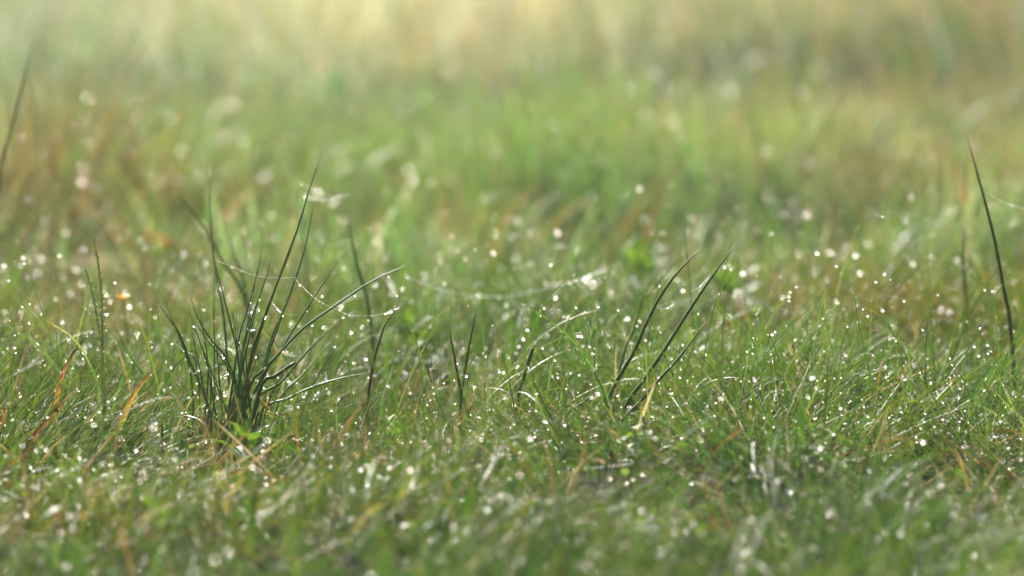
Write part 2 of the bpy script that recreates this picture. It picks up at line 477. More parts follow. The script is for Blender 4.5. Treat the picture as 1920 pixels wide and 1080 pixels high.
def frames(path):
    T = np.gradient(path, axis=0)
    T /= np.linalg.norm(T, axis=1)[:, None] + 1e-12
    ref = np.array([0.0, 1.0, 0.0])
    S = np.cross(T, ref); S /= np.linalg.norm(S, axis=1)[:, None] + 1e-9
    U = np.cross(S, T)
    return T, S, U

def tube_data(path, rad, sides=7):
    T, S, U = frames(path)
    k = len(path)
    a = np.arange(sides) / sides * 2 * math.pi
    ring = (np.cos(a)[None, :, None] * S[:, None, :] + np.sin(a)[None, :, None] * U[:, None, :]) * rad[:, None, None]
    co = (path[:, None, :] + ring).reshape(-1, 3)
    i = np.arange(k - 1)[:, None] * sides
    j = np.arange(sides)[None, :]
    f = np.stack([i + j, i + (j + 1) % sides, i + sides + (j + 1) % sides, i + sides + j], -1).reshape(-1, 4)
    co = np.vstack([co, path[-1] + T[-1] * rad[-1] * 0.3])
    e = len(co) - 1
    cap = np.stack([(k - 1) * sides + np.arange(sides), (k - 1) * sides + (np.arange(sides) + 1) % sides, np.full(sides, e)], -1)
    return co, [f, cap]

RUSH = np.array([0.058, 0.130, 0.022])
RUSH_TIP = np.array([0.16, 0.07, 0.03])

def rush_mesh(path, r, tip='brown', base=RUSH):
    """path from the root to the tip"""
    k = len(path)
    s = np.linspace(0, 1, k)
    if tip == 'cut':
        rad = r * np.interp(s, [0, 0.9, 1], [1.05, 1.0, 0.95])
    else:
        rad = r * np.interp(s, [0, 0.35, 0.75, 0.93, 1], [1.0, 0.95, 0.66, 0.35, 0.08])
    co, faces = tube_data(path, rad)
    w = {'brown': np.interp(s, [0.86, 0.98], [0, 0.85]), 'green': np.interp(s, [0.93, 1.0], [0, 0.6]),
         'red': np.interp(s, [0.15, 0.75], [0.15, 0.85]), 'cut': np.interp(s, [0.85, 1.0], [0, 0.7]),
         'dark': np.interp(s, [0, 1], [0.35, 0.6])}[tip]
    tipc = RUSH_TIP * (0.45 if tip == 'dark' else 1.0)
    c = base[None, :] * (1 - w[:, None]) + tipc[None, :] * w[:, None]
    # pale brown sheath at the very root
    wr_ = np.interp(s, [0, 0.10], [0.7, 0.0])
    c = c * (1 - wr_[:, None]) + np.array([0.10, 0.055, 0.025])[None, :] * wr_[:, None]
    c = np.repeat(c, 7, 0)
    c = np.vstack([c, c[-1:]])
    me = mesh_np('rush_stem', co, faces, c)
    me.materials.append(M_RUSH)
    return me

def stem_path(px_pts, d_tip, d_base, base_px=None, k=18):
    """px_pts tip first; the root is put on the ground at depth d_base below the last pixel point"""
    pts = [np.array(p, float) for p in px_pts]
    n = len(pts)
    lens = np.concatenate([[0], np.cumsum([np.linalg.norm(pts[i + 1] - pts[i]) for i in range(n - 1)])])
    # extrapolate to the ground
    bx = base_px if base_px is not None else pts[-1][0]
    gx_, gy_ = None, None
    y = d_base * ct + (CAM_H) * st
    for _ in range(4):
        p = np.array([(bx - 960) / FPX * d_base, y, 0.0])
        p[2] = float(ground_z(p[0], p[1])) - 0.004
        # keep the depth along the view axis equal to d_base
        y = (d_base - (CAM_H - p[2]) * st) / ct
    root = np.array([(bx - 960) / FPX * d_base, y, float(ground_z((bx - 960) / FPX * d_base, y)) - 0.004])
    total = lens[-1] + 60.0
    W = [pix(p[0], p[1], d_tip + (d_base - d_tip) * (l / total)) for p, l in zip(pts, lens)]
    W = [w for w in W if w[2] > root[2] + 0.006]
    W.append(root)
    return smooth_path(np.array(W)[::-1], k), root

def localise(path, root):
    return path - root

def single_rush(label, px_pts, d_tip, d_base, r, tip='brown', base_px=None, name='rush', cat='rush', group=None, base=RUSH):
    path, root = stem_path(px_pts, d_tip, d_base, base_px)
    me = rush_mesh(localise(path, root), r * 0.86, tip, base)
    o = link(bpy.data.objects.new(name, me))
    o.location = root
    tag(o, label, cat, group)
    tip_pool_hero.append(path)
    return o

tip_pool_hero = []

# ------------------------------------------------------------------ the rush clump in focus
F = FOCUS
clump_root = pix(440, 880, F + 0.0)
gy_c = (F - CAM_H * st) / ct
clump_root = np.array([(440 - 960) / FPX * F, gy_c, 0.0]); clump_root[2] = float(ground_z(clump_root[0], clump_root[1]))
clump = link(bpy.data.objects.new('rush_clump', None))
clump.location = clump_root
clump.empty_display_size = 0.02
tag(clump, 'large spiky tuft of dark green rushes rising from low wet grass', 'rush clump')

CL = [  # tip-first pixel path, base px, depth of tip, depth of base (relative to focus), radius mm, tip
    ([(606, 285), (583, 345), (559, 426), (532, 497), (500, 585), (468, 690)], 424, 0.00, 0.00, 1.55, 'brown'),
    ([(589, 375), (577, 442), (561, 503), (532, 581), (499, 667)], 442, 0.01, 0.01, 1.35, 'green'),
    ([(556, 447), (541, 481), (509, 558), (490, 610), (465, 700)], 446, -0.01, 0.0, 1.35, 'red'),
    ([(556, 531), (537, 570), (519, 620), (492, 710)], 450, 0.0, 0.01, 1.5, 'brown'),
    ([(645, 472), (597, 545), (551, 617), (520, 668), (496, 703)], 446, 0.03, 0.01, 1.3, 'green'),
    ([(778, 493), (740, 507), (694, 529), (655, 555), (622, 578), (567, 617), (506, 683), (467, 728)], 430, -0.02, 0.0, 1.45, 'brown'),
    ([(644, 597), (584, 651), (522, 722), (483, 751)], 458, -0.02, 0.01, 1.35, 'brown'),
    ([(553, 680), (515, 706), (486, 732)], 445, -0.02, 0.0, 1.6, 'cut'),
    ([(705, 698), (670, 703), (629, 712), (580, 728), (532, 751), (490, 774)], 458, -0.01, 0.0, 1.35, 'green'),
    ([(494, 460), (481, 516), (464, 581), (450, 625), (440, 690)], 425, 0.01, 0.01, 1.2, 'green'),
    ([(512, 473), (496, 529), (467, 614), (450, 690)], 430, 0.0, 0.01, 1.2, 'brown'),
    ([(402, 487), (415, 539), (434, 614), (444, 654), (452, 720)], 458, -0.01, -0.01, 1.25, 'brown'),
    ([(402, 492), (401, 594), (402, 657), (399, 771)], 402, 0.01, 0.0, 0.75, 'green'),
    ([(357, 555), (370, 594), (396, 638), (434, 693)], 470, -0.01, 0.0, 1.35, 'brown'),
    ([(368, 607), (389, 638), (421, 680), (445, 735)], 466, 0.01, 0.01, 1.2, 'green'),
    ([(293, 562), (318, 600), (337, 625), (357, 680), (379, 732), (396, 790)], 414, 0.04, 0.02, 1.35, 'green'),
    ([(358, 618), (373, 683), (386, 751), (397, 793)], 408, -0.01, -0.01, 1.15, 'red'),
    ([(433, 571), (441, 620), (447, 667), (450, 740)], 452, 0.0, 0.01, 1.0, 'brown'),
    ([(459, 643), (465, 716), (470, 770)], 473, -0.04, -0.03, 1.35, 'red'),
    ([(405, 638), (412, 722), (416, 780)], 421, 0.01, 0.01, 1.2, 'green'),
    ([(394, 682), (400, 754), (405, 800)], 408, -0.01, 0.0, 1.1, 'dark'),
    ([(526, 508), (509, 560), (478, 650), (455, 730)], 436, 0.02, 0.02, 1.3, 'green'),
    ([(480, 516), (472, 570), (456, 650), (446, 720)], 432, -0.01, 0.0, 1.1, 'green'),
    ([(486, 560), (468, 630), (440, 750)], 415, 0.0, 0.0, 1.25, 'brown'),
    ([(500, 690), (470, 750), (440, 810)], 425, -0.02, -0.01, 1.3, 'cut'),
    ([(470, 620), (450, 700), (425, 790)], 412, 0.0, 0.0, 1.2, 'green'),
    ([(394, 312), (394, 383), (399, 471), (409, 539), (421, 610)], 440, 0.20, 0.08, 1.4, 'green'),
    ([(305, 628), (345, 660), (370, 690)], 410, 0.10, 0.05, 1.3, 'green'),
    ([(620, 640), (570, 700), (520, 760)], 470, 0.05, 0.03, 1.2, 'green'),
]
for i in range(10):
    tx, ty, bx = rng.uniform(290, 650), rng.uniform(540, 740), rng.uniform(398, 480)
    tx = bx + (tx - bx) * (860 - ty) / 320
    dd = rng.uniform(-0.03, 0.05)
    CL.append(([(tx, ty), (tx * 0.5 + bx * 0.5 + rng.uniform(-8, 8), ty * 0.5 + 425)], bx, dd, dd * 0.6, rng.uniform(0.75, 1.15), ['green', 'green', 'brown', 'dark', 'red'][i % 5]))
for pts, bx, dt, db, r, tip in CL:
    r *= 0.68
    bx = 440 + (bx - 440) * 2.1
    db += rng.uniform(-0.02, 0.03)
    path, root = stem_path(pts, F + dt, F + db, bx)
    c = RUSH * rng.uniform(0.8, 1.35)
    me = rush_mesh(path - clump_root, r / 1000, tip, c)
    o = link(bpy.data.objects.new('stem', me), clump)
    tip_pool_hero.append(path)

# ------------------------------------------------------------------ single rushes
single_rush('lone dark rush with red curved tip standing right of the big rush tuft',
            [(755, 567), (726, 602), (710, 644), (697, 696), (689, 761)], F, F + 0.02, 0.0013, 'red', 683)
single_rush('straight dark upright rush crossed by a shorter wavy rush mid meadow',
            [(895, 574), (879, 653), (866, 731), (862, 790)], F, F + 0.01, 0.0013, 'dark', 860)
single_rush('shorter wavy dark rush crossing the straight upright rush',
            [(842, 616), (852, 669), (862, 723), (875, 770), (882, 805)], F - 0.01, F, 0.0013, 'dark', 888)
single_rush('short snapped rush stub with orange broken top beside tall grass blades',
            [(999, 653), (982, 708), (972, 745)], F + 0.01, F + 0.02, 0.0014, 'cut', 962)
single_rush('long curved rush arching to the upper right, lowest bent tip of the pair',
            [(1319, 462), (1282, 498), (1247, 541), (1215, 599), (1188, 661), (1145, 739)], F, F + 0.02, 0.00165, 'brown', 1105)
single_rush('longest straight rush slanting right with its tip highest of the trio',
            [(1382, 455), (1336, 517), (1289, 587), (1250, 649), (1200, 723), (1177, 754)], F, F + 0.02, 0.0016, 'brown', 1120)
single_rush('shortest of three rushes slanting right, dark and low over the grass',
            [(1322, 605), (1278, 665), (1239, 708), (1200, 754), (1160, 797)], F - 0.01, F - 0.01, 0.0014, 'dark', 1120)
single_rush('soft grey green rush just behind the slanting pair',
            [(1210, 533), (1192, 607), (1165, 680)], F + 0.14, F + 0.12, 0.0013, 'green', 1140)
single_rush('low rush leaning left nearly flat over the grass in front of the slanting rushes',
            [(1124, 731), (1090, 757), (1060, 782)], F - 0.01, F, 0.0013, 'dark', 1010)
single_rush('tall rush leaning left at the right edge of the meadow',
            [(1813, 255), (1839, 349), (1864, 446), (1882, 542), (1896, 623)], F + 0.14, F + 0.12, 0.0017, 'dark', 1908)
single_rush('faint thin upright rush beside the tall one at the right edge',
            [(1806, 430), (1806, 489), (1815, 596)], F + 0.3, F + 0.3, 0.0016, 'green', 1830)
single_rush('very blurred dark rush leaning out at the left edge',
            [(62, 75), (45, 150), (25, 230), (0, 330)], F + 0.42, F + 0.42, 0.0016, 'dark', -45, base=RUSH * 0.6)
single_rush('blurred rush leaning left behind the big tuft',
            [(324, 354), (360, 395), (389, 438), (421, 497), (460, 562)], F + 0.38, F + 0.32, 0.0016, 'green', 500)
single_rush('blurred upright rush right behind the leaning one over the tuft',
            [(415, 396), (434, 464), (460, 545)], F + 0.42, F + 0.36, 0.0015, 'green', 480)
single_rush('blurred rush standing to the right behind the big tuft, below the cobweb scraps',
            [(652, 406), (668, 490), (694, 594)], F + 0.30, F + 0.28, 0.0016, 'dark', 704)
single_rush('faint blurred rush far behind the tall tip of the big tuft',
            [(556, 341), (566, 420), (575, 520)], F + 0.62, F + 0.55, 0.0016, 'green', 580)
single_rush('brown blurred rush in the back meadow, upper right',
            [(1240, 120), (1256, 190), (1280, 300)], F + 2.4, F + 2.2, 0.0045, 'red', 1290)
single_rush('short dark brown snapped stub left of the big rush tuft',
            [(304, 789), (304, 830)], F - 0.04, F - 0.04, 0.0014, 'dark', 303)
single_rush('dark rush slanting behind the lone red tipped rush',
            [(812, 660), (800, 715), (785, 770)], F + 0.1, F + 0.1, 0.0013, 'green', 775)

# ------------------------------------------------------------------ single blades, dead leaves
def ribbon_mesh(path, w, cols, fold=0.25, twist=0.0, mat=None, name='blade'):
    """folded strip; cols: list of (s, rgb)"""
    k = len(path)
    s = np.linspace(0, 1, k)
    T, S, U = frames(path)
    prof = np.interp(s, [0, 0.12, 0.5, 0.85, 1.0], [0.7, 0.95, 1.0, 0.5, 0.03]) * w * 0.5
    a = twist * s
    A = S * np.cos(a)[:, None] + U * np.sin(a)[:, None]
    B = -S * np.sin(a)[:, None] + U * np.cos(a)[:, None]
    co = np.stack([path - A * prof[:, None] + B * (prof * fold)[:, None], path - B * (prof * fold)[:, None] * 0.5, path + A * prof[:, None] + B * (prof * fold)[:, None]], 1).reshape(-1, 3)
    i = np.arange(k - 1)[:, None] * 3
    f = np.concatenate([np.stack([i[:, 0] + j, i[:, 0] + j + 1, i[:, 0] + j + 4, i[:, 0] + j + 3], -1) for j in (0, 1)])
    ss = [c[0] for c in cols]
    C = np.stack([np.interp(s, ss, [c[1][q] for c in cols]) for q in range(3)], -1)
    me = mesh_np(name, co, f, np.repeat(C, 3, 0))
    me.materials.append(mat or M_BLADE)
    return me

G1, G2, G3 = (0.060, 0.135, 0.028), (0.036, 0.092, 0.022), (0.085, 0.155, 0.055)
STRAW, ORANGE, RUST, YELLOW = (0.34, 0.27, 0.12), (0.40, 0.17, 0.035), (0.24, 0.085, 0.025), (0.34, 0.27, 0.05)
hero_blades = []

def single_blade(label, px_pts, d_tip, d_base, w, cols, base_px=None, name='grass_blade', cat='grass blade', fold=0.3, twist=0.6, group=None, mat=None):
    path, root = stem_path(px_pts, d_tip, d_base, base_px, 14)
    if isinstance(cols, tuple): cols = [(0, cols), (0.9, cols), (1, (0.2, 0.16, 0.06))]
    me = ribbon_mesh(path - root, w * 1.35 / 1000, cols, fold, twist, mat)
    o = link(bpy.data.objects.new(name, me)); o.location = root
    tag(o, label, cat, group)
    hero_blades.append(path)
    return o

single_blade('long green blade arching left out of the central sharp grass, dewy underside',
             [(966, 562), (1021, 595), (1083, 649), (1120, 715)], F, F + 0.01, 1.5, G1, 1150)
single_blade('bright wet blade with beaded tip rising beside the left arching blade',
             [(1068, 597), (1083, 645), (1114, 700), (1138, 750)], F - 0.01, F, 1.7, G3, 1155)
single_blade('thin upright beaded blade behind the bright wet one',
             [(1090, 566), (1108, 638), (1116, 690)], F + 0.02, F + 0.02, 1.0, G2, 1125)
single_blade('slim blade leaning left across the two slanting rushes',
             [(1213, 591), (1243, 661), (1274, 743)], F - 0.02, F - 0.01, 1.1, G2, 1290)
single_blade('upright beaded blade right of the crossed dark rushes',
             [(904, 591), (908, 669), (914, 731)], F + 0.03, F + 0.03, 1.1, G3, 925)
single_blade('pale flattened blade sweeping to the right past the slanting rushes',
             [(1420, 677), (1370, 698), (1330, 725), (1293, 755)], F - 0.02, F + 0.0, 1.8, G3, 1260)
single_blade('tall thin lone blade with beads standing in the right meadow',
             [(1598, 513), (1608, 596), (1627, 682), (1636, 740)], F, F, 1.1, G2, 1645)
single_blade('thin leaning blade with fine beads beneath its brighter neighbour, right meadow',
             [(1403, 604), (1422, 690), (1442, 784)], F - 0.01, F, 1.0, G2, 1450)
single_blade('bright blade leaning right crossing two thin dark ones',
             [(1423, 577), (1408, 640), (1385, 720)], F + 0.02, F + 0.02, 1.1, G1, 1370)
single_blade('dark curved thin blade right of the crossing bright one',
             [(1426, 590), (1461, 676), (1481, 778)], F - 0.01, F - 0.01, 1.1, G2, 1490)
single_blade('upright yellow green blade in the right meadow',
             [(1584, 593), (1578, 660), (1571, 730)], F, F, 1.2, G1, 1568)
single_blade('short beaded blade leaning right before the right edge',
             [(1713, 666), (1700, 730), (1690, 785)], F - 0.01, F - 0.01, 1.0, G3, 1682)
single_blade('broad bright blade rising to the right edge',
             [(1893, 650), (1839, 714), (1780, 795)], F - 0.02, F - 0.02, 2.2, G1, 1740)
single_blade('broad long blade arching low across the near grass on the right',
             [(1572, 798), (1520, 808), (1456, 830), (1400, 850)], F - 0.06, F - 0.10, 3.0, G3, 1330)
single_blade('long slanted blade lying rightwards over the near grass',
             [(1650, 740), (1586, 777), (1540, 805), (1480, 850)], F - 0.03, F - 0.05, 1.6, G3, 1440)
single_blade('thin dewy blade arching down to the right near the right edge',
             [(1610, 745), (1650, 757), (1700, 780), (1740, 810)], F - 0.03, F - 0.03, 1.4, G1, 1770)
single_blade('faint thin upright blade left of the tall right edge rush, tallest of three',
             [(1742, 540), (1748, 620), (1752, 690)], F + 0.10, F + 0.10, 1.0, G2, 1758)
single_blade('soft thin upright blade left of the tall right edge rush, middle of three',
             [(1668, 560), (1664, 640), (1668, 700)], F + 0.16, F + 0.16, 1.1, G1, 1672)
single_blade('thin green blade close beside the tall right edge rush',
             [(1858, 497), (1864, 580), (1872, 660)], F + 0.06, F + 0.06, 1.0, G1, 1878)
single_blade('thin upright blade with dew between the lone beaded blade and the slanting rushes',
             [(1516, 590), (1522, 660), (1520, 730)], F + 0.05, F + 0.05, 1.0, G2, 1524)
single_blade('arched pale dew covered blade hanging over at the left edge',
             [(0, 601), (46, 631), (93, 673), (125, 733)], F + 0.02, F + 0.0, 2.0, G3, 140)
single_blade('second arched blade right of the left edge one, straw tipped',
             [(83, 599), (139, 636), (176, 701), (186, 750)], F - 0.02, F - 0.02, 1.6, [(0, G3), (0.6, G3), (1, STRAW)], 190)
single_blade('thin straight blade leaning left through the seed spikes',
             [(153, 571), (222, 641), (305, 766)], F, F, 1.0, G2, 325)
single_blade('thin blade slanting above the near grass, left of the lone red tipped rush base',
             [(600, 745), (560, 760), (520, 785)], F - 0.03, F - 0.02, 1.1, G3, 480)
single_blade('green blade with orange end slanting below the big rush tuft',
             [(485, 742), (520, 790), (556, 850)], F - 0.05, F - 0.06, 2.0, [(0, G2), (0.7, G2), (1, ORANGE)], 575)
single_blade('long thin blade arching right over the dark hollow beside the lone rush',
             [(845, 763), (800, 775), (760, 800), (725, 850)], F - 0.04, F - 0.04, 1.5, G2, 700)
single_blade('slim blade with drops slanting across the hollow behind the arching one',
             [(695, 778), (760, 800), (830, 815), (890, 830)], F - 0.05, F - 0.06, 1.5, G1, 940)
single_blade('stout blue green blade with white dewy tip in front of the hollow',
             [(640, 822), (620, 860), (608, 885)], F - 0.10, F - 0.10, 3.0, (0.07, 0.13, 0.08), 600)
single_blade('green and red edged blade with orange tip in front of the hollow',
             [(626, 797), (610, 840), (598, 880)], F - 0.07, F - 0.07, 2.2, [(0, G2), (0.75, G2), (1, ORANGE)], 590)
single_blade('yellow withered leaf leaning right beside the seed spikes', [(292, 689), (250, 738), (227, 789), (199, 844)], F - 0.02, F - 0.02, 3.6,
             [(0, G1), (0.3, YELLOW), (0.75, (0.42, 0.27, 0.05)), (1, RUST)], 190, name='withered_leaf', cat='dead leaf', mat=M_DRY)
single_blade('rust orange withered leaf near the left edge, below the dark rush tip', [(134, 733), (100, 775), (65, 819)], F - 0.05, F - 0.05, 3.8,
             [(0, RUST), (0.4, ORANGE), (1, (0.36, 0.22, 0.10))], 45, name='withered_leaf', cat='dead leaf', mat=M_DRY)
single_blade('small bright orange leaf at the very left edge', [(14, 762), (4, 790), (-6, 820)], F - 0.04, F - 0.04, 3.4,
             [(0, YELLOW), (0.6, ORANGE), (1, ORANGE)], -14, name='withered_leaf', cat='dead leaf', mat=M_DRY)
single_blade('dark pointed rush tip with orange sheath near the left edge', [(176, 613), (150, 645), (130, 673), (112, 715), (104, 770)], F, F - 0.01, 2.6,
             [(0, G1), (0.35, YELLOW), (0.62, ORANGE), (0.75, (0.05, 0.06, 0.02)), (1, (0.04, 0.04, 0.02))], 100, name='withered_leaf', cat='dead leaf', mat=M_DRY)
single_blade('rusty dead stalk sloping down in the lower left corner', [(62, 835), (40, 855), (0, 890)], F - 0.13, F - 0.13, 2.6,
             [(0, RUST), (1, RUST)], -20, name='dead_stalk', cat='dead stalk', mat=M_DRY)
single_blade('blurred orange arched dead leaf left behind the big tuft', [(238, 446), (272, 440), (305, 452), (340, 476)], F + 1.02, F + 1.02, 10.0,
             [(0, STRAW), (0.4, (0.26, 0.15, 0.06)), (0.7, (0.36, 0.18, 0.06)), (1, (0.30, 0.17, 0.07))], 385, name='withered_leaf', cat='dead leaf', mat=M_DRY, fold=0.1)
single_blade('pale yellow blurred blade right behind the tallest tip of the big tuft', [(556, 385), (545, 440), (530, 510)], F + 0.85, F + 0.85, 8.0,
             [(0, G3), (0.5, (0.24, 0.26, 0.09)), (1, (0.38, 0.33, 0.12))], 515, name='withered_leaf', cat='dead leaf', mat=M_DRY, fold=0.1)
single_blade('whitish dead leaf lying blurred on the ground left behind the tuft', [(80, 500), (140, 492), (200, 494), (270, 502)], F + 1.0, F + 1.0, 11.0,
             [(0, (0.26, 0.22, 0.16)), (0.5, (0.36, 0.33, 0.28)), (1, (0.30, 0.26, 0.20))], 330, name='withered_leaf', cat='dead leaf', mat=M_DRY, fold=0.1)
single_blade('short orange blade sticking up in front of the crossed dark rushes', [(748, 815), (744, 845), (740, 880)], F - 0.09, F - 0.09, 1.8,
             [(0, STRAW), (0.5, ORANGE), (1, ORANGE)], 738, name='withered_leaf', cat='dead leaf', mat=M_DRY)
single_blade('orange dead blade lying slanted in front of the crossed rushes', [(795, 835), (820, 862), (845, 890)], F - 0.11, F - 0.12, 2.4,
             [(0, RUST), (1, ORANGE)], 870, name='withered_leaf', cat='dead leaf', mat=M_DRY)

# ------------------------------------------------------------------ grass flower spikes
def seed_spike(label, px_pts, d, base_px, bead_from, nb, group=None):
    path, root = stem_path(px_pts, d, d, base_px, 22)
    co, faces = tube_data(path - root, np.interp(np.linspace(0, 1, 22), [0, 1], [0.0011, 0.0005]), 6)
    me = mesh_np('stalk', co, faces, np.tile((0.32, 0.37, 0.12), (len(co), 1)))
    me.materials.append(M_SEED)
    top = link(bpy.data.objects.new('flower_spike', None)); top.location = root
    top.empty_display_size = 0.02
    tag(top, label, 'grass spike', group)
    link(bpy.data.objects.new('stalk', me), top)
    s = np.linspace(bead_from, 0.985, nb)
    T, S, U = frames(path)
    for i, q in enumerate(s):
        t = q * 21; a = int(t); fr = t - a
        p = path[a] * (1 - fr) + path[min(a + 1, 21)] * fr - root
        side = S[a] * (0.0007 if i % 2 else -0.0007) * rng.uniform(0.3, 1.3) + U[a] * rng.normal(0, 0.0004)
        o = link(bpy.data.objects.new('seed', SEED), top)
        o.location = p + side
        o.rotation_euler = Vector(T[a]).to_track_quat('Z', 'Y').to_euler()
        o.rotation_euler.rotate_axis('Y', (0.3 if i % 2 else -0.3) * rng.uniform(0.2, 1.6))
        k = (1.0 - 0.45 * (i / nb)) * rng.uniform(0.7, 1.2)
        o.scale = (k, k, k)
    return path

def spindle(w, h, n=6, rings=5):
    co, f = [], []
    for i in range(rings + 1):
        t = i / rings
        r = w * math.sin(math.pi * min(max(t, 0.04), 0.97)) ** 0.8
        for j in range(n):
            a = 2 * math.pi * j / n
            co.append((r * math.cos(a), r * math.sin(a), h * t))
    for i in range(rings):
        for j in range(n):
            f.append((i * n + j, i * n + (j + 1) % n, (i + 1) * n + (j + 1) % n, (i + 1) * n + j))
    return np.array(co), np.array(f)
sc_, sf_ = spindle(0.0011, 0.0034)
SEED = mesh_np('seed', sc_, sf_, np.tile((0.50, 0.53, 0.26), (len(sc_), 1)))
SEED.materials.append(M_SEED)
hero_blades.append(seed_spike('tallest beaded pale green grass spike at the left', [(175, 446), (187, 516), (192, 608), (190, 700), (196, 780)], F - 0.05, 188, 0.55, 30))
hero_blades.append(seed_spike('shorter beaded grass spike leaning left against the tallest one', [(160, 504), (176, 562), (188, 640), (196, 720)], F - 0.04, 200, 0.5, 26))

# ------------------------------------------------------------------ low herbs with leaves
def leaf_mesh(L, W, col, cup=0.25, droop=0.5, rows=7):
    s = np.linspace(0, 1, rows)
    prof = np.interp(s, [0, 0.08, 0.3, 0.6, 0.85, 1], [0.08, 0.18, 0.8, 1.0, 0.6, 0.02]) * W * 0.5
    th = droop * s * s
    yy = np.cumsum(np.concatenate([[0], np.cos(th[1:])])) * L / (rows - 1)
    zz = -np.cumsum(np.concatenate([[0], np.sin(th[1:])])) * L / (rows - 1)
    co = []
    for i in range(rows):
        for q in (-1, -0.5, 0, 0.5, 1):
            co.append((q * prof[i], yy[i], zz[i] + cup * abs(q) * prof[i]))
    f = [(i * 5 + j, i * 5 + j + 1, i * 5 + j + 6, i * 5 + j + 5) for i in range(rows - 1) for j in range(4)]
    co = np.array(co)
    c = np.tile(col, (len(co), 1)) * (1 + 0.25 * (np.abs(co[:, :1]) < 1e-6))
    me = mesh_np('leaf', co, np.array(f), c)
    me.materials.append(M_LEAF)
    return me
LV = [leaf_mesh(0.016, 0.007, (0.060, 0.125, 0.022)), leaf_mesh(0.016, 0.0075, (0.085, 0.145, 0.024)), leaf_mesh(0.016, 0.0065, (0.055, 0.12, 0.045), 0.35, 0.8)]

def herb(label, px, py, d, n, size, height, tilt=(20, 75), kinds=(0, 1, 2), cat='herb', turn=0.0):
    top_p = pix(px, py, d)
    gz = float(ground_z(top_p[0], top_p[1]))
    top = link(bpy.data.objects.new('low_herb', None)); top.location = (top_p[0], top_p[1], gz)
    top.empty_display_size = 0.01
    tag(top, label, cat)
    H = max(top_p[2] - gz, 0.004)
    path = smooth_path(np.array([[0, 0, -0.003], [0.002, 0.001, H * 0.5], [0, 0, H]]), 6)
    co, faces = tube_data(path, np.full(6, 0.0007), 5)
    me = mesh_np('stalk', co, faces, np.tile((0.10, 0.13, 0.05), (len(co), 1))); me.materials.append(M_LEAF)
    link(bpy.data.objects.new('stalk', me), top)
    for i in range(n):
        o = link(bpy.data.objects.new('leaf', LV[kinds[i % len(kinds)]]), top)
        q = i / max(n - 1, 1)
        o.location = (0, 0, H * (0.55 + 0.45 * (1 - q)))
        el = R(tilt[1] + (tilt[0] - tilt[1]) * q)
        o.rotation_euler = (el, rng.uniform(-0.3, 0.3), turn + i * 2.4 + rng.uniform(-0.3, 0.3))
        k = size * rng.uniform(0.8, 1.2) * (0.75 + 0.4 * q)
        o.scale = (k, k, k)
    return top

herb('small leafy herb at the foot of the big rush tuft', 462, 832, F - 0.06, 10, 1.45, 0.02)
herb('flat green leaves between the dark stub and the big rush tuft', 335, 860, F - 0.06, 5, 1.5, 0.01, (5, 30))
herb('dark leaves spreading low right under the big rush tuft', 508, 872, F - 0.08, 5, 1.5, 0.01, (0, 20), (2, 0, 2))
herb('yellow green leaves peeping behind the big rush tuft base', 515, 815, F + 0.06, 4, 1.2, 0.01, (10, 60), (1, 1, 0))
herb('single upright blurred yellow green leaf low in the left foreground', 315, 1015, 2.08, 2, 1.7, 0.02, (70, 80), (1,), turn=0.3)
herb('blurred yellow green leaves at the bottom middle', 745, 975, 2.13, 4, 1.35, 0.02, (10, 70), (1, 0))
herb('cluster of bright leaves in the right foreground', 1645, 885, 2.28, 8, 1.1, 0.02, (10, 70), (1, 0))
herb('bright leaves under the near grass left of the right foreground cluster', 1500, 925, 2.24, 6, 1.1, 0.02, (10, 70), (1, 0))
herb('dark and bright leaves near the right edge foreground', 1800, 905, 2.26, 7, 1.0, 0.02, (10, 70), (0, 1, 2))
herb('upright leaf pair among the right sharp grass', 1600, 800, F - 0.02, 4, 1.0, 0.02, (30, 80), (1, 0))
herb('blurred bright yellow green herb in the middle behind the grass', 1195, 515, F + 0.75, 10, 2.4, 0.03, (10, 75), (1, 1, 0))
herb('blurred bright herb left of the slanting rushes, behind the crossed rushes', 770, 615, F + 0.35, 8, 1.7, 0.03, (10, 75), (1, 0))
herb('small bright herb behind the shortest slanting rush', 1300, 640, F + 0.25, 5, 1.1, 0.03, (10, 75), (1, 1))
herb('blurred yellow green herb behind the longest slanting rush', 1370, 545, F + 0.65, 8, 2.2, 0.03, (10, 75), (1, 0))

# small yellow flower, far left behind the spikes
fl = link(bpy.data.objects.new('yellow_flower', None))
p = pix(230, 560, F + 0.28)
fl.location = (p[0], p[1], float(ground_z(p[0], p[1])))
fl.empty_display_size = 0.01
tag(fl, 'tiny blurred orange yellow flower behind the seed spikes', 'flower')
H = p[2] - fl.location.z
co, faces = tube_data(smooth_path(np.array([[0, 0, -0.003], [0.003, 0, H * 0.5], [0, 0, H]]), 6), np.full(6, 0.0007), 5)
me = mesh_np('stalk', co, faces, np.tile((0.09, 0.14, 0.05), (len(co), 1))); me.materials.append(M_LEAF)
link(bpy.data.objects.new('stalk', me), fl)
PETAL = leaf_mesh(0.0065, 0.0045, (0.55, 0.27, 0.02), 0.2, 0.2, 5)
for i in range(6):
    o = link(bpy.data.objects.new('petal', PETAL), fl)
    o.location = (0, 0, H); o.rotation_euler = (0.5, 0, i * math.pi / 3)

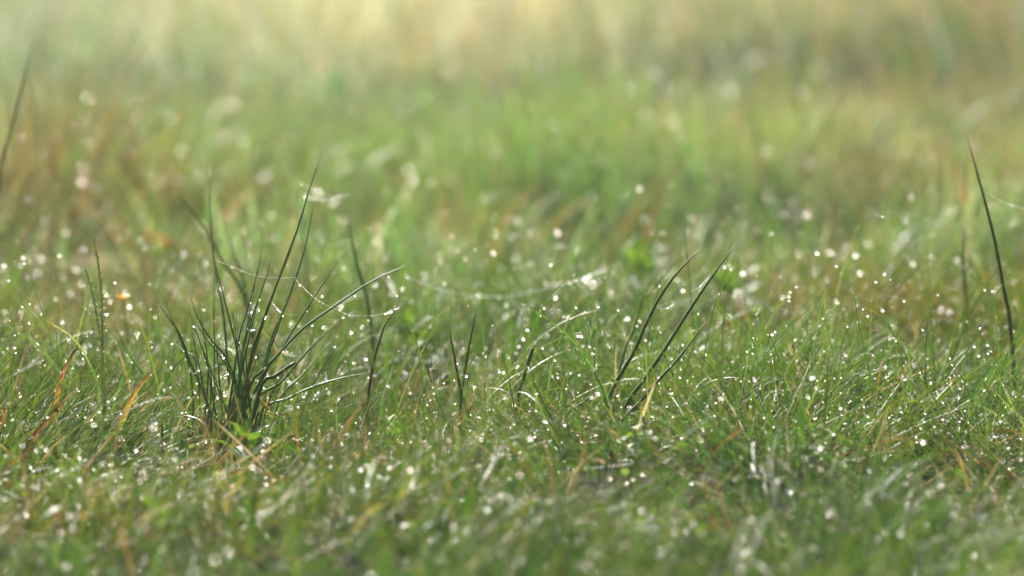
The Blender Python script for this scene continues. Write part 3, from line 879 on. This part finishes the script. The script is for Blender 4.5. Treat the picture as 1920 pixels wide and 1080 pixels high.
# ------------------------------------------------------------------ low leafy ground cover between the blades
n = 3200
def leafy(x, y): return np.clip(noise(x, y, 0.10, 71) * 2.2 - 0.95, 0.02, 1) * (0.5 + 0.5 * (x > 0.05))
x, y = frustum_points(n, 1.75, 3.0, 0.08, leafy)
L_ = rng.uniform(0.005, 0.014, n); Wd = L_ * rng.uniform(0.35, 0.6, n)
az = rng.uniform(0, 2 * math.pi, n); el = rng.uniform(-0.2, 0.9, n); roll = rng.normal(0, 0.4, n)
base = np.stack([x, y, ground_z(x, y) + rng.uniform(0.002, 0.028, n)], 1)
dirv = np.stack([np.cos(az) * np.cos(el), np.sin(az) * np.cos(el), np.sin(el)], 1)
side = np.stack([-np.sin(az) * np.cos(roll), np.cos(az) * np.cos(roll), np.sin(roll)], 1)
nrm = np.cross(dirv, side)
prof, ss = [0.06, 0.75, 1.0, 0.7, 0.05], [0.0, 0.25, 0.5, 0.8, 1.0]
vv = []
for q, t in zip(prof, ss):
    c_ = base + dirv * (L_ * t)[:, None] - np.array([0, 0, 1.0]) * (L_ * 0.35 * t * t)[:, None]
    for e in (-1, 0, 1):
        vv.append(c_ + side * (Wd * 0.5 * q * e)[:, None] + nrm * (Wd * 0.12 * abs(e) * q)[:, None])
vv = np.stack(vv, 1)
ff = np.array([(i * 3 + j, i * 3 + j + 1, i * 3 + j + 4, i * 3 + j + 3) for i in range(4) for j in (0, 1)])
fa = (ff[None] + (np.arange(n) * 15)[:, None, None]).reshape(-1, 4)
cl = pick([(0.075, 0.15, 0.025), (0.10, 0.18, 0.028), (0.045, 0.10, 0.03), (0.13, 0.17, 0.03)], n)
me = mesh_np('ground_cover_leaves', vv.reshape(-1, 3), fa, np.repeat(cl, 15, 0)); me.materials.append(M_LEAF)
tag(link(bpy.data.objects.new('ground_cover_leaves', me)), 'small broad leaves scattered low among the grass', 'ground cover', kind='stuff')

# ------------------------------------------------------------------ dew
def ico(sub):
    import bmesh
    bm = bmesh.new(); bmesh.ops.create_icosphere(bm, subdivisions=sub, radius=1.0)
    co = np.array([v.co[:] for v in bm.verts]); f = np.array([[v.index for v in fc.verts] for fc in bm.faces])
    bm.free()
    return co, f
ico1, icf1 = ico(2)
ico3, icf3 = ico(3)
# hanging drop: round below, slightly drawn out above
dco = ico3.copy()
up = np.clip(dco[:, 2], 0, 1)
dco[:, 2] += 0.25 * up ** 2
dco[:, :2] *= (1 - 0.18 * up ** 2)[:, None]
DROP = mesh_np('dew_drop', dco, icf3); DROP.materials.append(M_DROP)

def project(P):
    d = P - np.array([0, 0, CAM_H])
    depth = d[:, 1] * ct - d[:, 2] * st
    v = d[:, 1] * st + d[:, 2] * ct
    return 960 + FPX * d[:, 0] / depth, 540 - FPX * v / depth, depth

# candidates: points at or near the tips of grass blades that stand clear of the ground
cand = []
for P in [q for q in tip_pool for _ in range(2)]:
    k = P.shape[1]
    n = P.shape[0]
    j = np.where(rng.random(n) < 0.3, k - 1, rng.integers(k // 2, k - 1, n))
    cand.append(P[np.arange(n), j])
cand = np.concatenate(cand)
hag = cand[:, 2] - ground_z(cand[:, 0], cand[:, 1])
px_, py_, dep = project(cand)
inview = (px_ > -200) & (px_ < 2120) & (py_ > -120) & (py_ < 1200)
minh = np.interp(dep, [1.8, 2.6, 4, 9], [0.012, 0.014, 0.03, 0.06])
cand, dep, px_, py_ = [a[inview & (hag > minh)] for a in (cand, dep, px_, py_)]
order = rng.permutation(len(cand))
cand, dep, px_, py_ = cand[order], dep[order], px_[order], py_[order]

sharp = np.where(np.abs(dep - F) < 0.13)[0]
N_SINGLE = 300
WHERE = [((90, 700), 'around the seed spikes at the left'), ((330, 760), 'left of the big rush tuft'), ((520, 800), 'about the foot of the big rush tuft'),
         ((700, 780), 'around the lone red tipped rush'), ((880, 780), 'around the two crossed dark rushes'), ((1040, 760), 'below the arching central blades'),
         ((1220, 780), 'under the slanting rushes'), ((1420, 770), 'right of the slanting rushes'), ((1640, 770), 'in the right meadow short of the edge'), ((1850, 770), 'by the right edge')]
for i in sharp[:N_SINGLE]:
    r = min(0.00078 * math.exp(rng.normal(0, 0.42)), 0.0017)
    o = link(bpy.data.objects.new('dew_drop', DROP))
    o.location = cand[i] - np.array([0, 0, r * 0.9])
    o.scale = (r, r, r * rng.uniform(0.95, 1.15))
    w = min(WHERE, key=lambda q: abs(q[0][0] - px_[i]))[1]
    size = 'tiny' if r < 0.0006 else ('small' if r < 0.0009 else 'large')
    tag(o, size + ' clear dew drop on the grass ' + w, 'dew drop', size + ' dew drops ' + w)

rest = np.concatenate([sharp[N_SINGLE:], np.where(np.abs(dep - F) >= 0.13)[0]])
keep_p = np.interp(dep[rest], [1.8, 2.27, 2.4, 2.6, 3.2, 4.5, 6, 10], [0.50, 0.52, 0.56, 0.46, 0.20, 0.04, 0.018, 0.004])
rest = rest[rng.random(len(rest)) < keep_p]
rr = 0.00056 * np.exp(np.clip(rng.normal(-0.05, 0.48, len(rest)), -1.2, 0.95)) * np.interp(dep[rest], [1.8, 2.6, 4, 10], [0.85, 1.05, 1.7, 2.5])
cen = cand[rest] - np.stack([0 * rr, 0 * rr, rr * 0.9], 1)

# fine beads along single blades, stems and part of the sharp grass
bp, br = [], []
for path in hero_blades:
    k = len(path)
    m = rng.integers(10, 34)
    t = rng.uniform(0.25, 0.99, m) * (k - 1)
    a = t.astype(int); fr = (t - a)[:, None]
    p = path[a] * (1 - fr) + path[np.minimum(a + 1, k - 1)] * fr
    r = 0.00028 * np.exp(rng.normal(0.15, 0.4, m))
    bp.append(p + rng.normal(0, 0.0004, (m, 3)) - np.stack([0 * r, r * 0, r * 0.5], 1)); br.append(r)
for path in tip_pool_hero:
    k = len(path)
    m = rng.integers(0, 5)
    t = rng.uniform(0.1, 0.9, m) * (k - 1)
    a = t.astype(int); fr = (t - a)[:, None]
    p = path[a] * (1 - fr) + path[np.minimum(a + 1, k - 1)] * fr
    r = rng.uniform(0.0003, 0.001, m)
    bp.append(p - np.stack([0 * r, r * 0, r * 1.3 + 0.0008], 1)); br.append(r)
P0 = np.concatenate([q[:, :7] for q in tip_pool[:3]])
_, _, d0 = project(P0[:, 3])
selb = np.where(rng.random(len(P0)) < np.where(np.abs(d0 - F) < 0.16, 0.40, np.where(d0 > F, 0.26, 0.18)))[0]
soft = np.repeat(np.clip(np.abs(d0[selb] - F) - 0.12, 0, 0.5), 7)
m = 7
t = rng.uniform(0.35, 0.98, (len(selb), m)) * 6
a = t.astype(int); fr = (t - a)[..., None]
Q = P0[selb]
ii = np.arange(len(selb))[:, None]
p = (Q[ii, a] * (1 - fr) + Q[ii, np.minimum(a + 1, 6)] * fr).reshape(-1, 3)
bp.append(p); br.append(rng.uniform(0.00022, 0.0005, len(p)) * (1 + 1.6 * soft))
bp, br = np.concatenate(bp), np.concatenate(br)

def bead_mesh(name, cen, rad, tco, tf):
    n = len(cen)
    sc = rad[:, None, None]
    co = (cen[:, None, :] + tco[None] * sc).reshape(-1, 3)
    f = (tf[None] + (np.arange(n) * len(tco))[:, None, None]).reshape(-1, tf.shape[1])
    me = mesh_np(name, co, f)
    me.materials.append(M_DROP)
    return me
octo = np.array([(1, 0, 0), (0, 1, 0), (-1, 0, 0), (0, -1, 0), (0, 0, 1), (0, 0, -1)], float)
octf = np.array([(0, 1, 4), (1, 2, 4), (2, 3, 4), (3, 0, 4), (1, 0, 5), (2, 1, 5), (3, 2, 5), (0, 3, 5)])
ico0, icf0 = ico(1)
o = link(bpy.data.objects.new('dew', bead_mesh('dew', cen, rr, ico1, icf1)))
tag(o, 'countless blurred dew drops sparkling all over the meadow', 'dew', kind='stuff')
o = link(bpy.data.objects.new('fine_dew', bead_mesh('fine_dew', bp, br, ico0, icf0)))
tag(o, 'tiny beads of dew lined up along the sharp blades', 'dew', kind='stuff')
print('drops', len(rest), 'beads', len(bp), 'cand', len(cand))

# ------------------------------------------------------------------ spider silk
def silk(label, px_pts, d0_, d1_, r, nb, rb):
    pts = [pix(p[0], p[1], d0_ + (d1_ - d0_) * i / (len(px_pts) - 1)) for i, p in enumerate(px_pts)]
    path = smooth_path(np.array(pts), 16)
    mid_ = path[8]
    co, faces = tube_data(path - mid_, np.full(16, r * 0.38), 4)
    me = mesh_np('spider_thread', co, faces); me.materials.append(M_SILK)
    top = link(bpy.data.objects.new('spider_thread', me)); top.location = mid_
    tag(top, label, 'spider silk')
    for q in np.clip(np.where(rng.random(nb) < 0.55, rng.normal(rng.random(), 0.07, nb), rng.random(nb)), 0.01, 0.98):
        t = q * 15; a = int(t); fr = t - a
        p = path[a] * (1 - fr) + path[min(a + 1, 15)] * fr - mid_
        o = link(bpy.data.objects.new('droplet', DROP), top)
        k = rb * 0.62 * math.exp(rng.normal(0, 0.45))
        o.location = p - np.array([0, 0, k * 0.6]); o.scale = (k, k, k)

silk('thread of beaded silk from the left rush tips to the middle of the big tuft', [(404, 487), (440, 502), (480, 517), (520, 521), (558, 520)], F + 0.02, F, 0.00010, 12, 0.0004)
silk('beaded silk thread dropping from the middle stems to the long arching rush', [(553, 522), (575, 545), (600, 565), (628, 580), (648, 588)], F, F - 0.01, 0.00012, 16, 0.0005)
silk('sagging beaded silk between the arching rush and the lone red tipped rush', [(632, 578), (650, 589), (675, 592), (712, 590), (752, 574)], F - 0.01, F, 0.00012, 20, 0.0006)
silk('short row of white beads on silk inside the big tuft', [(505, 560), (525, 583), (540, 590), (556, 591)], F - 0.01, F - 0.01, 0.0001, 8, 0.0006)
silk('small curved silk scrap low in the big tuft', [(462, 615), (468, 619), (475, 616), (481, 605)], F - 0.03, F - 0.03, 0.0003, 6, 0.0006)
silk('little silk loop hanging left of the big tuft', [(355, 690), (362, 700), (370, 696), (377, 665)], F - 0.01, F - 0.01, 0.0003, 5, 0.0005)
silk('long blurred silk thread sagging across the middle of the meadow', [(757, 515), (810, 538), (880, 553), (940, 556), (1010, 545), (1080, 525), (1140, 503)], F + 0.34, F + 0.38, 0.0004, 40, 0.0006)
silk('blurred upper cobweb scrap right of the tallest rush tip', [(561, 342), (590, 355), (620, 368), (640, 366)], F + 0.34, F + 0.34, 0.0003, 10, 0.0005)
silk('blurred lower cobweb scrap right of the tallest rush tip', [(563, 362), (590, 374), (620, 373), (656, 364)], F + 0.34, F + 0.34, 0.00045, 12, 0.0006)
silk('faint blurred silk arc below the cobweb scraps', [(590, 440), (612, 458), (630, 460), (650, 450)], F + 0.34, F + 0.34, 0.0002, 8, 0.0004)
silk('tiny beaded silk between the two slanting rushes, lower', [(1235, 578), (1250, 577), (1268, 568)], F + 0.01, F + 0.01, 0.0001, 9, 0.0004)
silk('tiny beaded silk on the longest slanting rush, upper', [(1297, 547), (1310, 538), (1328, 519)], F, F, 0.0001, 9, 0.0004)
silk('blurred pale silk stretching off the tall rush at the right edge', [(1846, 358), (1880, 378), (1925, 393)], F + 0.25, F + 0.25, 0.0003, 9, 0.0006)

# ------------------------------------------------------------------ thin morning mist over the meadow
hm, hnt, hout = new_mat('morning_mist')
pv = hnt.nodes.new('ShaderNodeVolumePrincipled')
pv.inputs['Color'].default_value = (0.93, 0.96, 0.95, 1)
pv.inputs['Density'].default_value = 0.0030
pv.inputs['Anisotropy'].default_value = 0.3
hnt.links.new(pv.outputs[0], hout.inputs['Volume'])
lo, hi = np.array([-310.0, -110.0, -1.6]), np.array([310.0, 410.0, 0.75])
hco = np.array([[(lo, hi)[i >> q & 1][q] for q in range(3)] for i in range(8)])
hf_ = np.array([(0, 2, 3, 1), (4, 5, 7, 6), (0, 1, 5, 4), (2, 6, 7, 3), (0, 4, 6, 2), (1, 3, 7, 5)])
hz = link(bpy.data.objects.new('haze', mesh_np('haze', hco, hf_, smooth=False)))
hz.data.materials.append(hm)
tag(hz, 'thin pale morning mist over the meadow', 'mist', kind='stuff')
